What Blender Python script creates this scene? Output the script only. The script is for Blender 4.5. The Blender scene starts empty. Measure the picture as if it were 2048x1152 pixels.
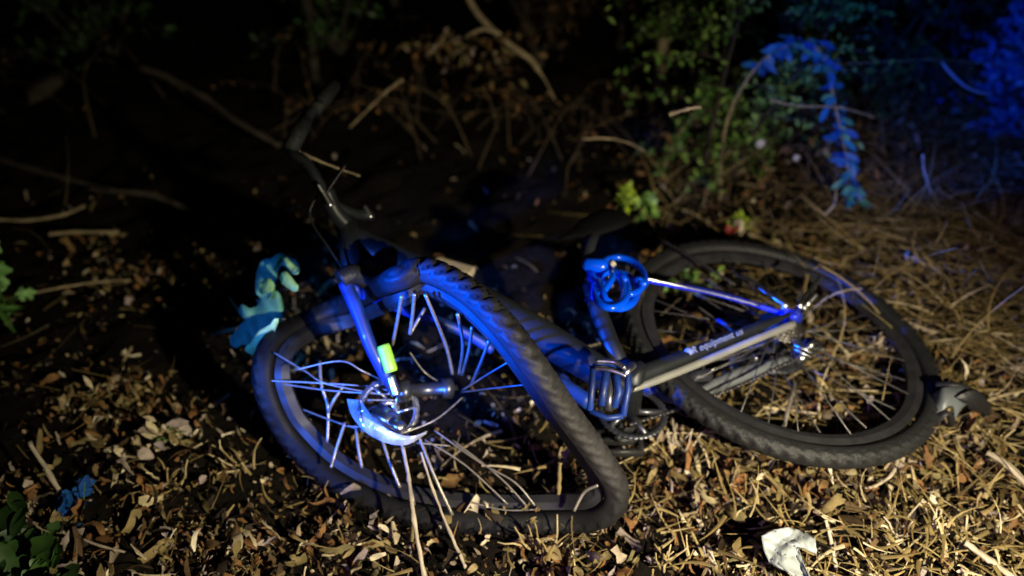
import bpy, bmesh, math, random
import numpy as np
from mathutils import Vector, Matrix

S = bpy.context.scene
R = random.Random(7)
NR = np.random.default_rng(7)
rad = math.radians

# ------------------------------------------------------------------ camera
CAM_H, PITCH = 1.30, rad(38)
FPX = 1024 / math.tan(rad(34.5))
cam_d = bpy.data.cameras.new("camera")
cam = bpy.data.objects.new("camera", cam_d)
S.collection.objects.link(cam)
cam.location = (0, 0, CAM_H)
cam.rotation_euler = (rad(90) - PITCH, 0, 0)
cam_d.sensor_width = 36
cam_d.lens = 18 / math.tan(rad(34.5))
cam_d.clip_end = 200
cam_d.clip_start = 0.05
cam_d.dof.use_dof = True
cam_d.dof.focus_distance = 1.30
cam_d.dof.aperture_fstop = 1.2
S.camera = cam

# ------------------------------------------------------------------ world, moon, exposure
SUN_EL, SUN_ROT = rad(3), rad(200)
w = bpy.data.worlds.new("World"); S.world = w; w.use_nodes = True
nt = w.node_tree
sky = nt.nodes.new("ShaderNodeTexSky"); sky.sky_type = 'NISHITA'; sky.sun_disc = False
sky.sun_elevation = SUN_EL; sky.sun_rotation = SUN_ROT
bg = nt.nodes["Background"]; bg.inputs[1].default_value = 0.0006
nt.links.new(sky.outputs[0], bg.inputs[0])
S.view_settings.view_transform = 'Standard'; S.view_settings.look = 'None'
S.view_settings.exposure = 0; S.view_settings.gamma = 1
S.cycles.max_bounces = 4; S.cycles.use_denoising = True

def lamp(name, kind, loc, aim, power, col, size=rad(60), blend=0.6, radius=0.02):
    d = bpy.data.lights.new(name, kind); o = bpy.data.objects.new(name, d)
    S.collection.objects.link(o); o.location = loc
    o.rotation_euler = (Vector(aim) - Vector(loc)).to_track_quat('-Z', 'Y').to_euler()
    d.energy = power; d.color = col
    if kind == 'SPOT':
        d.spot_size = size; d.spot_blend = blend; d.shadow_soft_size = radius
    else:
        d.angle = rad(0.5)
    return o
lamp("moon", 'SUN', (0, 0, 10), (2, 4, 0), 0.004, (1, .93, .85))
# hand torch held at the right of the camera, and aimed blue spots standing in for an emergency beacon out of view
lamp("torch", 'SPOT', (0.86, -0.10, 1.02), (0.40, 0.70, 0.0), 250, (1.0, .89, .64), rad(96), 1.0, .02)
lamp("beacon_low", 'SPOT', (-1.15, -0.35, 0.90), (-0.29, 1.13, .22), 760, (.035, .15, 1.0), rad(17), .8, .03)
lamp("arch_blue_fill", 'SPOT', (-1.50, 0.42, .76), (-0.06, 1.05, .43), 1900, (.0, .085, 1.0), rad(15), .9, .03)  # extra spot added to turn the tyre arch blue
lamp("weed_blue_fill", 'SPOT', (-1.30, -0.40, 1.20), (-0.57, 1.30, .20), 105, (.02, .20, 1.0), rad(13), .7, .03)  # extra spot added to light the lobed weed alone
lamp("beacon_high", 'SPOT', (-0.9, -1.2, 1.35), (1.22, 2.20, .50), 430, (.02, .14, 1.0), rad(16), .8, .04)
lamp("violet_fill", 'SPOT', (-0.6, -0.9, 1.6), (0.55, .8, 0), 44, (.36, .20, 1.0), rad(52), 1.0, .05)  # wide fill added to tint the lower litter violet

# ------------------------------------------------------------------ helpers
def P(u, v, h):
    """point at height h seen at photograph pixel (u, v)"""
    x = (u - 1024) / FPX; y = (576 - v) / FPX
    d = Vector((x, math.cos(PITCH) + y * math.sin(PITCH), -math.sin(PITCH) + y * math.cos(PITCH)))
    return Vector((0, 0, CAM_H)) + d * ((h - CAM_H) / d.z)
def PD(u, v, Y):
    """point at distance Y into the scene seen at photograph pixel (u, v)"""
    x = (u - 1024) / FPX; y = (576 - v) / FPX
    d = Vector((x, math.cos(PITCH) + y * math.sin(PITCH), -math.sin(PITCH) + y * math.cos(PITCH)))
    return Vector((0, 0, CAM_H)) + d * (Y / d.y)
def proj(x, y, z):
    dz = z - CAM_H
    dep = y * math.cos(PITCH) - dz * math.sin(PITCH)
    return 1024 + FPX * x / dep, 576 - FPX * (y * math.sin(PITCH) + dz * math.cos(PITCH)) / dep
def gz(x, y):
    return (.018 * np.sin(3.1 * x + 1.3 * y) * np.cos(2.7 * y - .8 * x) + .010 * np.sin(8.3 * x + 2) * np.cos(7.1 * y)
            + .05 * np.clip((x - 1.0), 0, 3) + .09 * np.clip(y - 2.6, 0, 4))

class MB:
    def __init__(s): s.v = []; s.f = []; s.t = []; s.m = []
    def add(s, vs, fs, t=0.5, m=0):
        b = len(s.v); s.v += [tuple(q) for q in vs]
        s.f += [tuple(i + b for i in f) for f in fs]
        s.t += [t] * len(vs); s.m += [m] * len(fs)
        return s
    def build(s, name, mat, parent=None, smooth=True):
        me = bpy.data.meshes.new(name)
        me.from_pydata(s.v, [], s.f)
        at = me.attributes.new("tint", 'FLOAT', 'POINT'); at.data.foreach_set("value", s.t)
        for mm in (mat if isinstance(mat, (list, tuple)) else [mat]): me.materials.append(mm)
        me.polygons.foreach_set("material_index", s.m)
        me.polygons.foreach_set("use_smooth", [smooth] * len(s.f))
        me.update()
        o = bpy.data.objects.new(name, me); S.collection.objects.link(o)
        if parent: o.parent = parent; o.matrix_parent_inverse = parent.matrix_world.inverted()
        return o

def spline(pts, n=8, closed=False):
    pts = [Vector(p) for p in pts]; N = len(pts); out = []
    if N < 3 and not closed:
        return [pts[0].lerp(pts[1], i / n) for i in range(n + 1)]
    rng = range(N if closed else N - 1)
    for i in rng:
        if closed: a, b, c, d = pts[i - 1], pts[i], pts[(i + 1) % N], pts[(i + 2) % N]
        else: a, b, c, d = pts[max(i - 1, 0)], pts[i], pts[i + 1], pts[min(i + 2, N - 1)]
        for k in range(n):
            t = k / n
            out.append(.5 * ((2 * b) + (c - a) * t + (2 * a - 5 * b + 4 * c - d) * t * t + (3 * b - a - 3 * c + d) * t ** 3))
    if not closed: out.append(pts[-1])
    return out

def tube(mb, pts, r, n=10, t=.5, flat=1.0, m=0, updir=None):
    """swept tube along pts, r a number or one per point; flat squashes it across the up direction"""
    pts = [Vector(p) for p in pts]; N = len(pts)
    rr = r if isinstance(r, (list, tuple)) else None
    vs = []; prev = Vector(updir) if updir else None
    for i, p in enumerate(pts):
        tg = (pts[min(i + 1, N - 1)] - pts[max(i - 1, 0)])
        if tg.length < 1e-9: tg = Vector((0, 0, 1))
        tg.normalize()
        if prev is None: prev = Vector((0, 0, 1)) if abs(tg.z) < .9 else Vector((1, 0, 0))
        nrm = prev - tg * prev.dot(tg)
        if nrm.length < 1e-6: nrm = tg.orthogonal()
        nrm.normalize(); bn = tg.cross(nrm); prev = nrm
        ri = (rr[i] if len(rr) == N else rr[0] + (rr[-1] - rr[0]) * i / (N - 1)) if rr else r
        for k in range(n):
            a = 2 * math.pi * k / n
            vs.append(p + nrm * (math.cos(a) * ri * flat) + bn * (math.sin(a) * ri))
    fs = [(i * n + k, i * n + (k + 1) % n, (i + 1) * n + (k + 1) % n, (i + 1) * n + k) for i in range(N - 1) for k in range(n)]
    fs.append(tuple(range(n))[::-1]); fs.append(tuple((N - 1) * n + k for k in range(n)))
    mb.add(vs, fs, t, m); return mb

def ring(mb, c, nrm, R0, R1, th, n=48, teeth=0, depth=0, t=.5):
    """flat annulus (a disc with a hole), optional teeth"""
    nrm = Vector(nrm).normalized(); a = nrm.orthogonal().normalized(); b = nrm.cross(a); vs = []
    for i in range(n):
        an = 2 * math.pi * i / n; d = a * math.cos(an) + b * math.sin(an)
        ro = R1 + (depth if teeth and (i * teeth * 2 // n) % 2 else 0)
        for (r_, z) in ((R0, -th / 2), (ro, -th / 2), (ro, th / 2), (R0, th / 2)):
            vs.append(Vector(c) + d * r_ + nrm * z)
    fs = []
    for i in range(n):
        j = (i + 1) % n
        for k in range(4):
            l = (k + 1) % 4; fs.append((i * 4 + k, j * 4 + k, j * 4 + l, i * 4 + l))
    mb.add(vs, fs, t); return mb

def box(mb, c, ax, ay, az, bev=.0, t=.5):
    """box with half-axes ax, ay, az (vectors), chamfered along its long edges"""
    c = Vector(c); ax, ay, az = Vector(ax), Vector(ay), Vector(az)
    prof = [(-1, -.7), (-.7, -1), (.7, -1), (1, -.7), (1, .7), (.7, 1), (-.7, 1), (-1, .7)]
    vs = [c + s * ax + p * ay + q * az for s in (-1, 1) for p, q in prof]
    fs = [(k, (k + 1) % 8, 8 + (k + 1) % 8, 8 + k) for k in range(8)] + [tuple(range(8))[::-1], tuple(range(8, 16))]
    mb.add(vs, fs, t); return mb

def leaf(mb, p, d, n, L, W, curl=.3, t=.5, seg=3, fold=.25, shape=1.0, m=0, rag=False):
    """one leaf blade: midrib along d, folded and curled"""
    d = Vector(d).normalized(); n = Vector(n); n = (n - d * n.dot(d))
    n = n.normalized() if n.length > 1e-6 else d.orthogonal().normalized()
    s = d.cross(n); vs = []; fs = []
    for i in range(seg + 1):
        q = i / seg; a = curl * q
        c = Vector(p) + d * (L * (math.sin(a) / a * q if abs(a) > 1e-4 else q)) + n * (L * q * (1 - math.cos(a)) / (a if abs(a) > 1e-4 else 1) if abs(a) > 1e-4 else 0)
        wd = W * .5 * (math.sin(math.pi * min(max(q * .92 + .06, 0), 1)) ** shape) * (R.uniform(.35, 1.4) if rag else 1)
        up = n * (fold * wd)
        vs += [c - s * wd + up, c, c + s * wd + up]
    for i in range(seg):
        b = i * 3; fs += [(b, b + 1, b + 4, b + 3), (b + 1, b + 2, b + 5, b + 4)]
    mb.add(vs, fs, t, m)

def tag(o, label, cat, group=None, kind=None):
    o["label"] = label; o["category"] = cat
    if group: o["group"] = group
    if kind: o["kind"] = kind
    return o
def empty(name, loc):
    o = bpy.data.objects.new(name, None); S.collection.objects.link(o); o.location = loc
    o.empty_display_size = .05; bpy.context.view_layer.update(); return o
def rv(s=1): return Vector((R.uniform(-s, s), R.uniform(-s, s), R.uniform(-s, s)))

# ------------------------------------------------------------------ materials
def mat(name, col, rough=.6, metal=0, ramp=None, noise=0, nscale=20, bump=0, bscale=60, spec=.5, trans=0, sheen=0, coat=0):
    m = bpy.data.materials.new(name); m.use_nodes = True; t = m.node_tree; b = t.nodes["Principled BSDF"]
    b.inputs["Roughness"].default_value = rough; b.inputs["Metallic"].default_value = metal
    b.inputs["Specular IOR Level"].default_value = spec
    if coat: b.inputs["Coat Weight"].default_value = coat
    src = None
    if ramp:
        a = t.nodes.new("ShaderNodeAttribute"); a.attribute_name = "tint"
        r = t.nodes.new("ShaderNodeValToRGB"); e = r.color_ramp.elements
        e[0].position = ramp[0][0]; e[0].color = (*ramp[0][1], 1)
        e[1].position = ramp[-1][0]; e[1].color = (*ramp[-1][1], 1)
        for p_, c_ in ramp[1:-1]:
            k = e.new(p_); k.color = (*c_, 1)
        t.links.new(a.outputs["Fac"], r.inputs[0]); src = r.outputs[0]
    tc = t.nodes.new("ShaderNodeTexCoord")
    if noise:
        nz = t.nodes.new("ShaderNodeTexNoise"); nz.inputs["Scale"].default_value = nscale; nz.inputs["Detail"].default_value = 6
        t.links.new(tc.outputs["Object"], nz.inputs["Vector"])
        mp = t.nodes.new("ShaderNodeMapRange"); mp.inputs[3].default_value = 1 - noise; mp.inputs[4].default_value = 1 + noise
        mp.inputs[1].default_value = .3; mp.inputs[2].default_value = .7
        t.links.new(nz.outputs[0], mp.inputs[0])
        mx = t.nodes.new("ShaderNodeVectorMath"); mx.operation = 'SCALE'
        if src: t.links.new(src, mx.inputs[0])
        else: mx.inputs[0].default_value = col
        t.links.new(mp.outputs[0], mx.inputs["Scale"]); src = mx.outputs[0]
    if src: t.links.new(src, b.inputs["Base Color"])
    else: b.inputs["Base Color"].default_value = (*col, 1)
    if bump:
        nb = t.nodes.new("ShaderNodeTexNoise"); nb.inputs["Scale"].default_value = bscale; nb.inputs["Detail"].default_value = 4
        t.links.new(tc.outputs["Object"], nb.inputs["Vector"])
        bp = t.nodes.new("ShaderNodeBump"); bp.inputs["Strength"].default_value = bump; bp.inputs["Distance"].default_value = .01
        t.links.new(nb.outputs[0], bp.inputs["Height"]); t.links.new(bp.outputs[0], b.inputs["Normal"])
    if trans:
        b.inputs["Transmission Weight"].default_value = trans
    return m
M = {}
M['soil'] = mat("soil", (.006, .0045, .003), .95, noise=.6, nscale=9, bump=.9, bscale=45, spec=.1)
M['litter'] = mat("dead_leaf", (0, 0, 0), .75, ramp=[(0, (.02, .013, .008)), (.2, (.08, .048, .020)), (.34, (.21, .095, .030)), (.46, (.12, .10, .040)), (.6, (.25, .185, .075)), (.72, (.27, .22, .22)), (.86, (.42, .34, .18)), (1, (.60, .52, .37))], noise=.35, nscale=60, spec=.25)
M['straw'] = mat("straw", (0, 0, 0), .6, ramp=[(0, (.04, .028, .010)), (.35, (.14, .10, .034)), (.7, (.30, .22, .085)), (1, (.58, .48, .30))], noise=.3, nscale=40, spec=.35)
M['stalk'] = mat("dry_stalk", (.42, .355, .26), .5, noise=.3, nscale=30, spec=.4)
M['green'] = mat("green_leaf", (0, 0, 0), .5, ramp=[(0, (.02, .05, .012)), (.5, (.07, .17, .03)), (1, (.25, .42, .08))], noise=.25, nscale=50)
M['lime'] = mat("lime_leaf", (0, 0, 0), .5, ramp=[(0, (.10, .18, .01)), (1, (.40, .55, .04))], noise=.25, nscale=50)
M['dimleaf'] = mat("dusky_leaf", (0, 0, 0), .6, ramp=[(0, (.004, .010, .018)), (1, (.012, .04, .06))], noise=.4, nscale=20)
M['palegreen'] = mat("pale_green_leaf", (0, 0, 0), .55, ramp=[(0, (.14, .34, .08)), (1, (.42, .70, .28))], noise=.3, nscale=40)
M['weed'] = mat("soft_green_leaf", (0, 0, 0), .6, ramp=[(0, (.07, .25, .20)), (1, (.15, .42, .26))], noise=.3, nscale=40)
M['bluelit'] = mat("blue_lit_leaf", (0, 0, 0), .5, ramp=[(0, (.015, .07, .34)), (.7, (.02, .18, .36)), (1, (.09, .34, .14))], noise=.2, nscale=40)  # blue of the lamp light is put into the leaf colour
M['bark'] = mat("bark", (.05, .042, .032), .9, noise=.5, nscale=14, bump=.8, bscale=70, spec=.2)
M['twig'] = mat("twig_bark", (.07, .05, .03), .85, noise=.5, nscale=25, spec=.2)
M['drybark'] = mat("pale_bark", (.34, .27, .16), .85, noise=.4, nscale=22, bump=.5, bscale=90, spec=.2)
M['rubber'] = mat("tyre_rubber", (.006, .0063, .0068), .66, noise=.35, nscale=25, bump=.25, bscale=200, spec=.55)
M['litrubber'] = mat("lit_band_rubber", (0, 0, 0), .62, ramp=[(0, (.006, .006, .007)), (1, (.027, .0255, .026))], noise=.4, nscale=16, bump=.12, bscale=220, spec=.3)  # grey end of the ramp imitates light falling on the tyre
M['blackpaint'] = mat("black_frame_paint", (.011, .013, .015), .42, noise=.4, nscale=15, spec=.35)
M['blackplastic'] = mat("black_plastic", (.015, .015, .017), .5, bump=.2, bscale=150)
M['grip'] = mat("grip_rubber", (.012, .014, .014), .7, noise=.5, nscale=60, bump=.4, bscale=120)
M['greyplastic'] = mat("grey_plastic", (.11, .125, .13), .42, noise=.15, nscale=18)
M['alu'] = mat("brushed_aluminium", (.60, .61, .60), .33, 1, noise=.2, nscale=40)
M['stayglint'] = mat("stay_glint", (.20, .20, .175), .35, .0, noise=.15, nscale=25)  # pale colour painted as the highlight along the stay
M['darkalu'] = mat("dark_aluminium", (.10, .105, .12), .35, .8, noise=.25, nscale=30)
M['rimblack'] = mat("black_rim", (.016, .016, .018), .55, .0, noise=.4, nscale=30)
M['greyalu'] = mat("grey_fork_paint", (.22, .24, .26), .36, .5, noise=.15, nscale=25)
M['spoke'] = mat("spoke_steel", (.32, .29, .25), .38, .55, noise=.25, nscale=80)
M['dullspoke'] = mat("dull_spoke_steel", (.13, .125, .12), .45, .5)
M['steel'] = mat("rotor_steel", (.62, .64, .70), .24, .9)
M['hubglare'] = mat("hub_glare_plate", (.80, .82, .85), .20, .5, noise=.55, nscale=22, bump=.5, bscale=50)
M['chain'] = mat("chain_steel", (.16, .15, .14), .4, .9)
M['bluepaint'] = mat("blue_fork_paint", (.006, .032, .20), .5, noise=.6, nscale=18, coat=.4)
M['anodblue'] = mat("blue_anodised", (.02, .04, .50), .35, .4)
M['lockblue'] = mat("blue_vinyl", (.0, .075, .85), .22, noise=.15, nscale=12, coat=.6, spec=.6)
M['reflect'] = mat("lime_reflector", (.38, .80, .06), .35)
M['white'] = mat("white_lettering", (.20, .23, .26), .5)
M['whiteplastic'] = mat("white_film", (.33, .36, .36), .42, noise=.08, nscale=30, bump=.25, bscale=25, spec=.5)
M['shell'] = mat("shell", (.36, .34, .29), .35, noise=.2, nscale=40)
M['red'] = mat("red_foil", (.25, .018, .01), .4)
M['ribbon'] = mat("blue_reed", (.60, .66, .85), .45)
M['saddle'] = mat("saddle_vinyl", (.003, .003, .003), .8, spec=.1, bump=.2, bscale=180)

# ------------------------------------------------------------------ ground
def ground():
    nx, ny = 170, 190
    xs = np.concatenate([np.linspace(-30, -3, 20), np.linspace(-2.8, 3.6, nx - 40), np.linspace(4, 30, 20)])
    ys = np.concatenate([np.linspace(-20, -1, 14), np.linspace(-.8, 5, ny - 44), np.linspace(5.3, 60, 30)])
    X, Y = np.meshgrid(xs, ys)
    Z = gz(X, Y) + .012 * NR.normal(size=X.shape) * (np.abs(Y - 2) < 3)
    Z = np.minimum(Z, .6)
    v = np.stack([X, Y, Z], -1).reshape(-1, 3); n = len(xs)
    f = [(j * n + i, j * n + i + 1, (j + 1) * n + i + 1, (j + 1) * n + i) for j in range(len(ys) - 1) for i in range(n - 1)]
    mb = MB(); mb.v = [tuple(q) for q in v]; mb.f = f; mb.t = [.5] * len(v); mb.m = [0] * len(f)
    o = mb.build("ground", M['soil']); o["kind"] = "structure"; o["label"] = "dark bare soil under the leaf litter"
ground()

DEN = np.array([  # litter cover by patches and by brightness, thinned to imitate shade, cells of 128 px of the view
 [0,0,0,0,0,0,0,0,0,0,1,1,1,1,1,2],
 [0,0,0,0,0,0,0,0,0,0,1,1,1,1,1,2],
 [0,0,0,0,0,.1,.1,.1,.1,.6,1.5,2,2,3,4,4],
 [.1,.3,.2,.4,.3,.2,.05,.03,.03,.7,1.6,2,3,6,8,9],
 [.6,3.5,3,2.6,3,.8,.3,.4,.3,.6,2.0,2,3,6,9,9],
 [.8,1.6,.2,.5,4,1.5,1.2,1.8,1,1,1.6,2.4,3,5,8,9],
 [1.5,7,5,.1,.6,1.4,1.6,3.0,3.2,3.2,5,3,4,5,6.5,8],
 [2,3.4,3.4,4,3.6,1.5,2.6,4.5,6,7,9,8.5,6,6.5,8,9],
 [3.5,6,7,7,7.5,6,7.5,9,9,9,9,9,9,9,9,9]])
def density(u, v):
    a = min(max(u / 128 - .5, 0), 14.999); b = min(max(v / 128 - .5, 0), 7.999)
    i, j = int(a), int(b); a -= i; b -= j
    return ((DEN[j, i] * (1 - a) + DEN[j, i + 1] * a) * (1 - b) + (DEN[j + 1, i] * (1 - a) + DEN[j + 1, i + 1] * a) * b) / 9
def clump(x, y, s=1.0):
    lo = .5 + .5 * math.sin(4.3 * x + 1.9 * math.sin(3.7 * y) + .6) * math.cos(5.6 * y + 1.2 * math.sin(4.1 * x))
    return (.5 + .5 * (math.sin(11 * s * x + 3 * math.sin(7 * s * y)) * math.cos(9 * s * y + 2.5 * math.sin(8 * s * x)))) * (.45 + .8 * lo)

def litter():
    a = MB(); cnt = 0
    for _ in range(110000):
        x = R.uniform(-1.75, 2.3); y = R.uniform(.35, 3.9)
        u, v = proj(x, y, 0)
        d = density(u, v)
        if u < -200 or u > 2250: continue
        c = clump(x, y)
        if R.random() > d * (.12 + 1.7 * c ** 2.4) * 1.0: continue
        z = float(gz(x, y)) + .004 + R.random() ** 1.6 * (.012 + .045 * d * c)
        if 560 < u < 1130 and 930 < v < 1080: z += R.random() * .045
        big = R.random() < .22
        L = R.uniform(.040, .070) if big else R.uniform(.014, .044); W = L * (R.uniform(.12, .42) if big else R.uniform(.10, .5))
        dr = rv(); dr.z *= .8
        if R.random() < .2: dr.z += .9
        nn = Vector((R.gauss(0, .8), R.gauss(0, .8), 1))
        tt = min(1, max(0, R.gauss(.43, .31)))
        leaf(a, (x, y, z), dr, nn, L, W, curl=R.uniform(-2.6, 2.6), t=tt, fold=R.uniform(-.9, 1.5), shape=R.choice((.15, .4, .8)), seg=4, rag=True)
        cnt += 1
    for _ in range(90000):   # crumbled leaf matter between the whole leaves
        x = R.uniform(-1.75, 2.3); y = R.uniform(.35, 3.2); u, v = proj(x, y, 0); d = density(u, v)
        if u < -150 or u > 2200 or R.random() > (d * 1.1 + (.02 if v > 650 else 0)) * (.3 + .9 * clump(x, y)): continue
        L = R.uniform(.006, .020)
        leaf(a, (x, y, float(gz(x, y)) + R.uniform(0, .014)), rv(), (R.gauss(0, .7), R.gauss(0, .7), 1), L, L * R.uniform(.2, .9), curl=R.uniform(-2, 2), t=min(1, max(0, R.gauss(.38, .25))), fold=R.uniform(-.5, 1), shape=.4, seg=2, rag=True)
    o = a.build("leaf_litter", M['litter'])
    tag(o, "curled tan and brown dead leaves strewn over the dark soil", "dead leaves", kind="stuff")
    # straw and dry grass
    b = MB()
    def blade(p, d, L, w0, bend, t, n=5):
        d = Vector(d).normalized(); side = d.cross(Vector((0, 0, 1)))
        side = side.normalized() if side.length > 1e-4 else Vector((1, 0, 0))
        vs = []; q = Vector(p)
        wob = side * R.uniform(-bend, bend) + Vector((0, 0, R.uniform(-bend, bend) * .5))
        for i in range(n + 1):
            s = i / n; ww = w0 * (1 - .8 * s)
            up = Vector((0, 0, ww * .5))
            vs += [q - side * ww, q + up, q + side * ww]
            q = q + (d + wob * s) * (L / n)
        fs = []
        for i in range(n):
            k = i * 3; fs += [(k, k + 1, k + 4, k + 3), (k + 1, k + 2, k + 5, k + 4)]
        b.add(vs, fs, t)
    for _ in range(60000):
        x = R.uniform(-1.7, 2.5); y = R.uniform(.35, 3.9); u, v = proj(x, y, 0); d = density(u, v)
        if u < -200 or u > 2350: continue
        right = min(max((u - 900) / 900, .10), 1)
        c = clump(x + 3, y + 1, .8)
        if R.random() > d * right * (.3 + .9 * c) * (.75 if v > 950 and u < 1500 else .95): continue
        z = float(gz(x, y)) + .006 + R.random() * (.02 + .05 * d)
        an = R.gauss(-.25, .65) if u > 1500 and v < 850 else R.uniform(-math.pi, math.pi)
        dr = Vector((math.cos(an), math.sin(an), R.gauss(.02, .16)))
        if R.random() < .10: dr.z = R.uniform(.4, 1.4)
        if R.random() < .5: dr.x, dr.y = -dr.x, -dr.y
        if 1560 < u < 1900 and 500 < v < 680: z += R.random() ** 2 * .16
        blade((x, y, z), dr, R.uniform(.03, .10) if v > 900 else R.uniform(.05, .24), R.choice((.0012, .0020, .0030, .0044)), 1.3, min(1, max(0, R.gauss(.5, .25))))
    o = b.build("dry_grass", M['straw'])
    tag(o, "matted dry straw and thin grass stems covering the ground, thickest at the right", "dry grass", kind="stuff")
litter()

# ------------------------------------------------------------------ bicycle
BK = empty("bicycle", P(1230, 800, 0.0))
tag(BK, "wrecked black bicycle lying on its side with a buckled front wheel", "bicycle")
def part_empty(name, loc, parent):
    o = empty(name, loc); o.parent = parent; o.matrix_parent_inverse = parent.matrix_world.inverted()
    bpy.context.view_layer.update(); return o

def sweep_wheel(T, hub, a_out, parent, rubber, rim_mat, knob=.0055, period=6, rim_in=.031, lit_band=None):
    """tyre and rim swept along the closed curve T; the tread faces away from the hub"""
    N = len(T); mb = MB(); vs = []; K = 26; rimv = []
    inn_s = []
    for i in range(N):
        tg = (T[(i + 1) % N] - T[i - 1]).normalized()
        inn = Vector(hub) - T[i]; inn = (inn - tg * inn.dot(tg)).normalized(); inn_s.append((tg, inn))
    for i in range(N):
        tg, inn = inn_s[i]; sd = tg.cross(inn)
        for k in range(K):
            ph = 2 * math.pi * k / K; c, s = math.cos(ph), math.sin(ph)   # ph = 0 faces outward
            rr = a_out * (1 + .10 * c)
            if c > .42:
                col = int((ph if ph < math.pi else 2 * math.pi - ph) / .26)
                if (i + col * 2) % period < period - 2 and (col % 2 == 0 or c > .8 or col == 3): rr += knob
            if c < -.5: rr *= 1 - .35 * (-c - .5)
            vs.append(T[i] - inn * (c * rr) + sd * (s * rr))
        for (pi, ps) in ((.60, -.70), (1.05, -.78), (1.55, -.34), (1.55, .34), (1.05, .78), (.60, .70)):
            rimv.append(T[i] + inn * (pi * rim_in) + sd * (ps * a_out * .72))
    fs = [(i * K + k, i * K + (k + 1) % K, ((i + 1) % N) * K + (k + 1) % K, ((i + 1) % N) * K + k) for i in range(N) for k in range(K)]
    mb.add(vs, fs)
    if lit_band:   # paler tint painted on the stretches where light strikes the tyre
        mb.t = [max(0, min(1, lit_band(i / K / N))) for i in range(N * K)]
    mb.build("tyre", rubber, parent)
    r = MB(); r.add(rimv, [(i * 6 + k, i * 6 + (k + 1) % 6, ((i + 1) % N) * 6 + (k + 1) % 6, ((i + 1) % N) * 6 + k) for i in range(N) for k in range(6)])
    r.build("rim", rim_mat, parent, smooth=False)
    return inn_s

# --- buckled front wheel
FW = [(800,562,.44),(850,545,.455),(925,580,.455),(1000,650,.435),(1065,735,.38),(1130,830,.29),(1185,905,.21),(1225,970,.14),(1213,1018,.09),
      (1140,1037,.040),(1000,1040,.022),(870,1030,.015),(760,1002,.018),(660,948,.035),(585,872,.08),(545,800,.155),(533,735,.215),(556,682,.23),(620,645,.20),(695,612,.23),(762,580,.36)]
T = spline([P(*q) for q in FW], 22, True)
# even spacing
def resample(pts, n):
    pts = pts + [pts[0]]; L = [0]
    for a_, b_ in zip(pts, pts[1:]): L.append(L[-1] + (b_ - a_).length)
    out = []; j = 0
    for i in range(n):
        s = L[-1] * i / n
        while L[j + 1] < s: j += 1
        out.append(pts[j].lerp(pts[j + 1], (s - L[j]) / max(L[j + 1] - L[j], 1e-9)))
    return out, L[-1]
T, per = resample(T, 430)
print("front perimeter", round(per, 3))
HUB = P(845, 782, .15)
fwheel = part_empty("front_wheel", HUB, BK); fwheel["label"] = "buckled front wheel bent like a folded disc"
sweep_wheel(T, HUB, .0228, fwheel, M['litrubber'], M['rimblack'], lit_band=lambda q: 1.15 * math.exp(-((q - .24) / .075) ** 2) + .55 * (math.exp(-((q - .06) / .07) ** 2) + math.exp(-((q - 1.02) / .03) ** 2)))
hl, hr = P(775, 785, .21), P(915, 775, .17)
hb = MB(); ax = (hr - hl)
tube(hb, [hl, hl + ax * .12, hl + ax * .13, hl + ax * .28, hl + ax * .3, hl + ax * .75, hl + ax * .76, hl + ax * .9, hl + ax * .91, hr], [.006, .006, .024, .024, .014, .014, .022, .022, .006, .006], 16)
hb.build("hub", M['darkalu'], fwheel)
# brake rotor, tilted, with vent holes
rc = P(778, 818, .19); rn = Vector((.35, -.45, .82))
rm = MB(); ring(rm, rc, rn, .050, .062, .0022, 72, 24, .0016)
e1 = rn.normalized().orthogonal().normalized(); e2 = rn.normalized().cross(e1)
for k in range(6):
    an = k * math.pi / 3; an2 = an + .5
    tube(rm, [rc + (e1 * math.cos(an) + e2 * math.sin(an)) * .018, rc + (e1 * math.cos(an2) + e2 * math.sin(an2)) * .056], .0032, 6)
ring(rm, rc, rn, .008, .021, .004, 24)
rm.build("brake_rotor", M['steel'], fwheel)
def strip(mb, A, B, th=.003, t=.5):
    """sheet between two edge curves, given thickness"""
    n = len(A); vs = []
    for i in range(n):
        nn = (B[i] - A[i]).cross(A[min(i + 1, n - 1)] - A[max(i - 1, 0)] if i < n - 1 else A[i] - A[i - 1]); nn = nn.normalized() * th if nn.length > 1e-8 else Vector((0, 0, th))
        mid = (A[i] + B[i]) / 2 + nn * 1.5
        vs += [A[i], mid, B[i], A[i] - nn, mid - nn, B[i] - nn]
    fs = []
    for i in range(n - 1):
        a_ = i * 6; b_ = a_ + 6
        fs += [(a_, a_ + 1, b_ + 1, b_), (a_ + 1, a_ + 2, b_ + 2, b_ + 1), (a_ + 4, a_ + 3, b_ + 3, b_ + 4), (a_ + 5, a_ + 4, b_ + 4, b_ + 5), (a_, b_, b_ + 3, a_ + 3), (a_ + 2, a_ + 5, b_ + 5, b_ + 2)]
    fs += [(0, 3, 4, 1), (1, 4, 5, 2)]; k = (n - 1) * 6; fs += [(k, k + 1, k + 4, k + 3), (k + 1, k + 2, k + 5, k + 4)]
    mb.add(vs, fs, t)
gm = MB()
strip(gm, spline([P(695,798,.20), P(704,830,.19), P(730,862,.18), P(770,884,.17), P(812,889,.17), P(852,866,.175)], 6),
      spline([P(722,800,.215), P(738,824,.207), P(762,848,.20), P(792,866,.19), P(824,872,.185), P(854,862,.18)], 6), .002)
gm.build("hub_glare", M['hubglare'], fwheel)  # bright crescent added to imitate the glare on the lit rotor
cal = MB(); cc = P(772, 832, .225)
box(cal, cc, Vector((.020, -.012, -.004)), Vector((.008, .013, 0)), Vector((0, 0, .009)))
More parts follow.
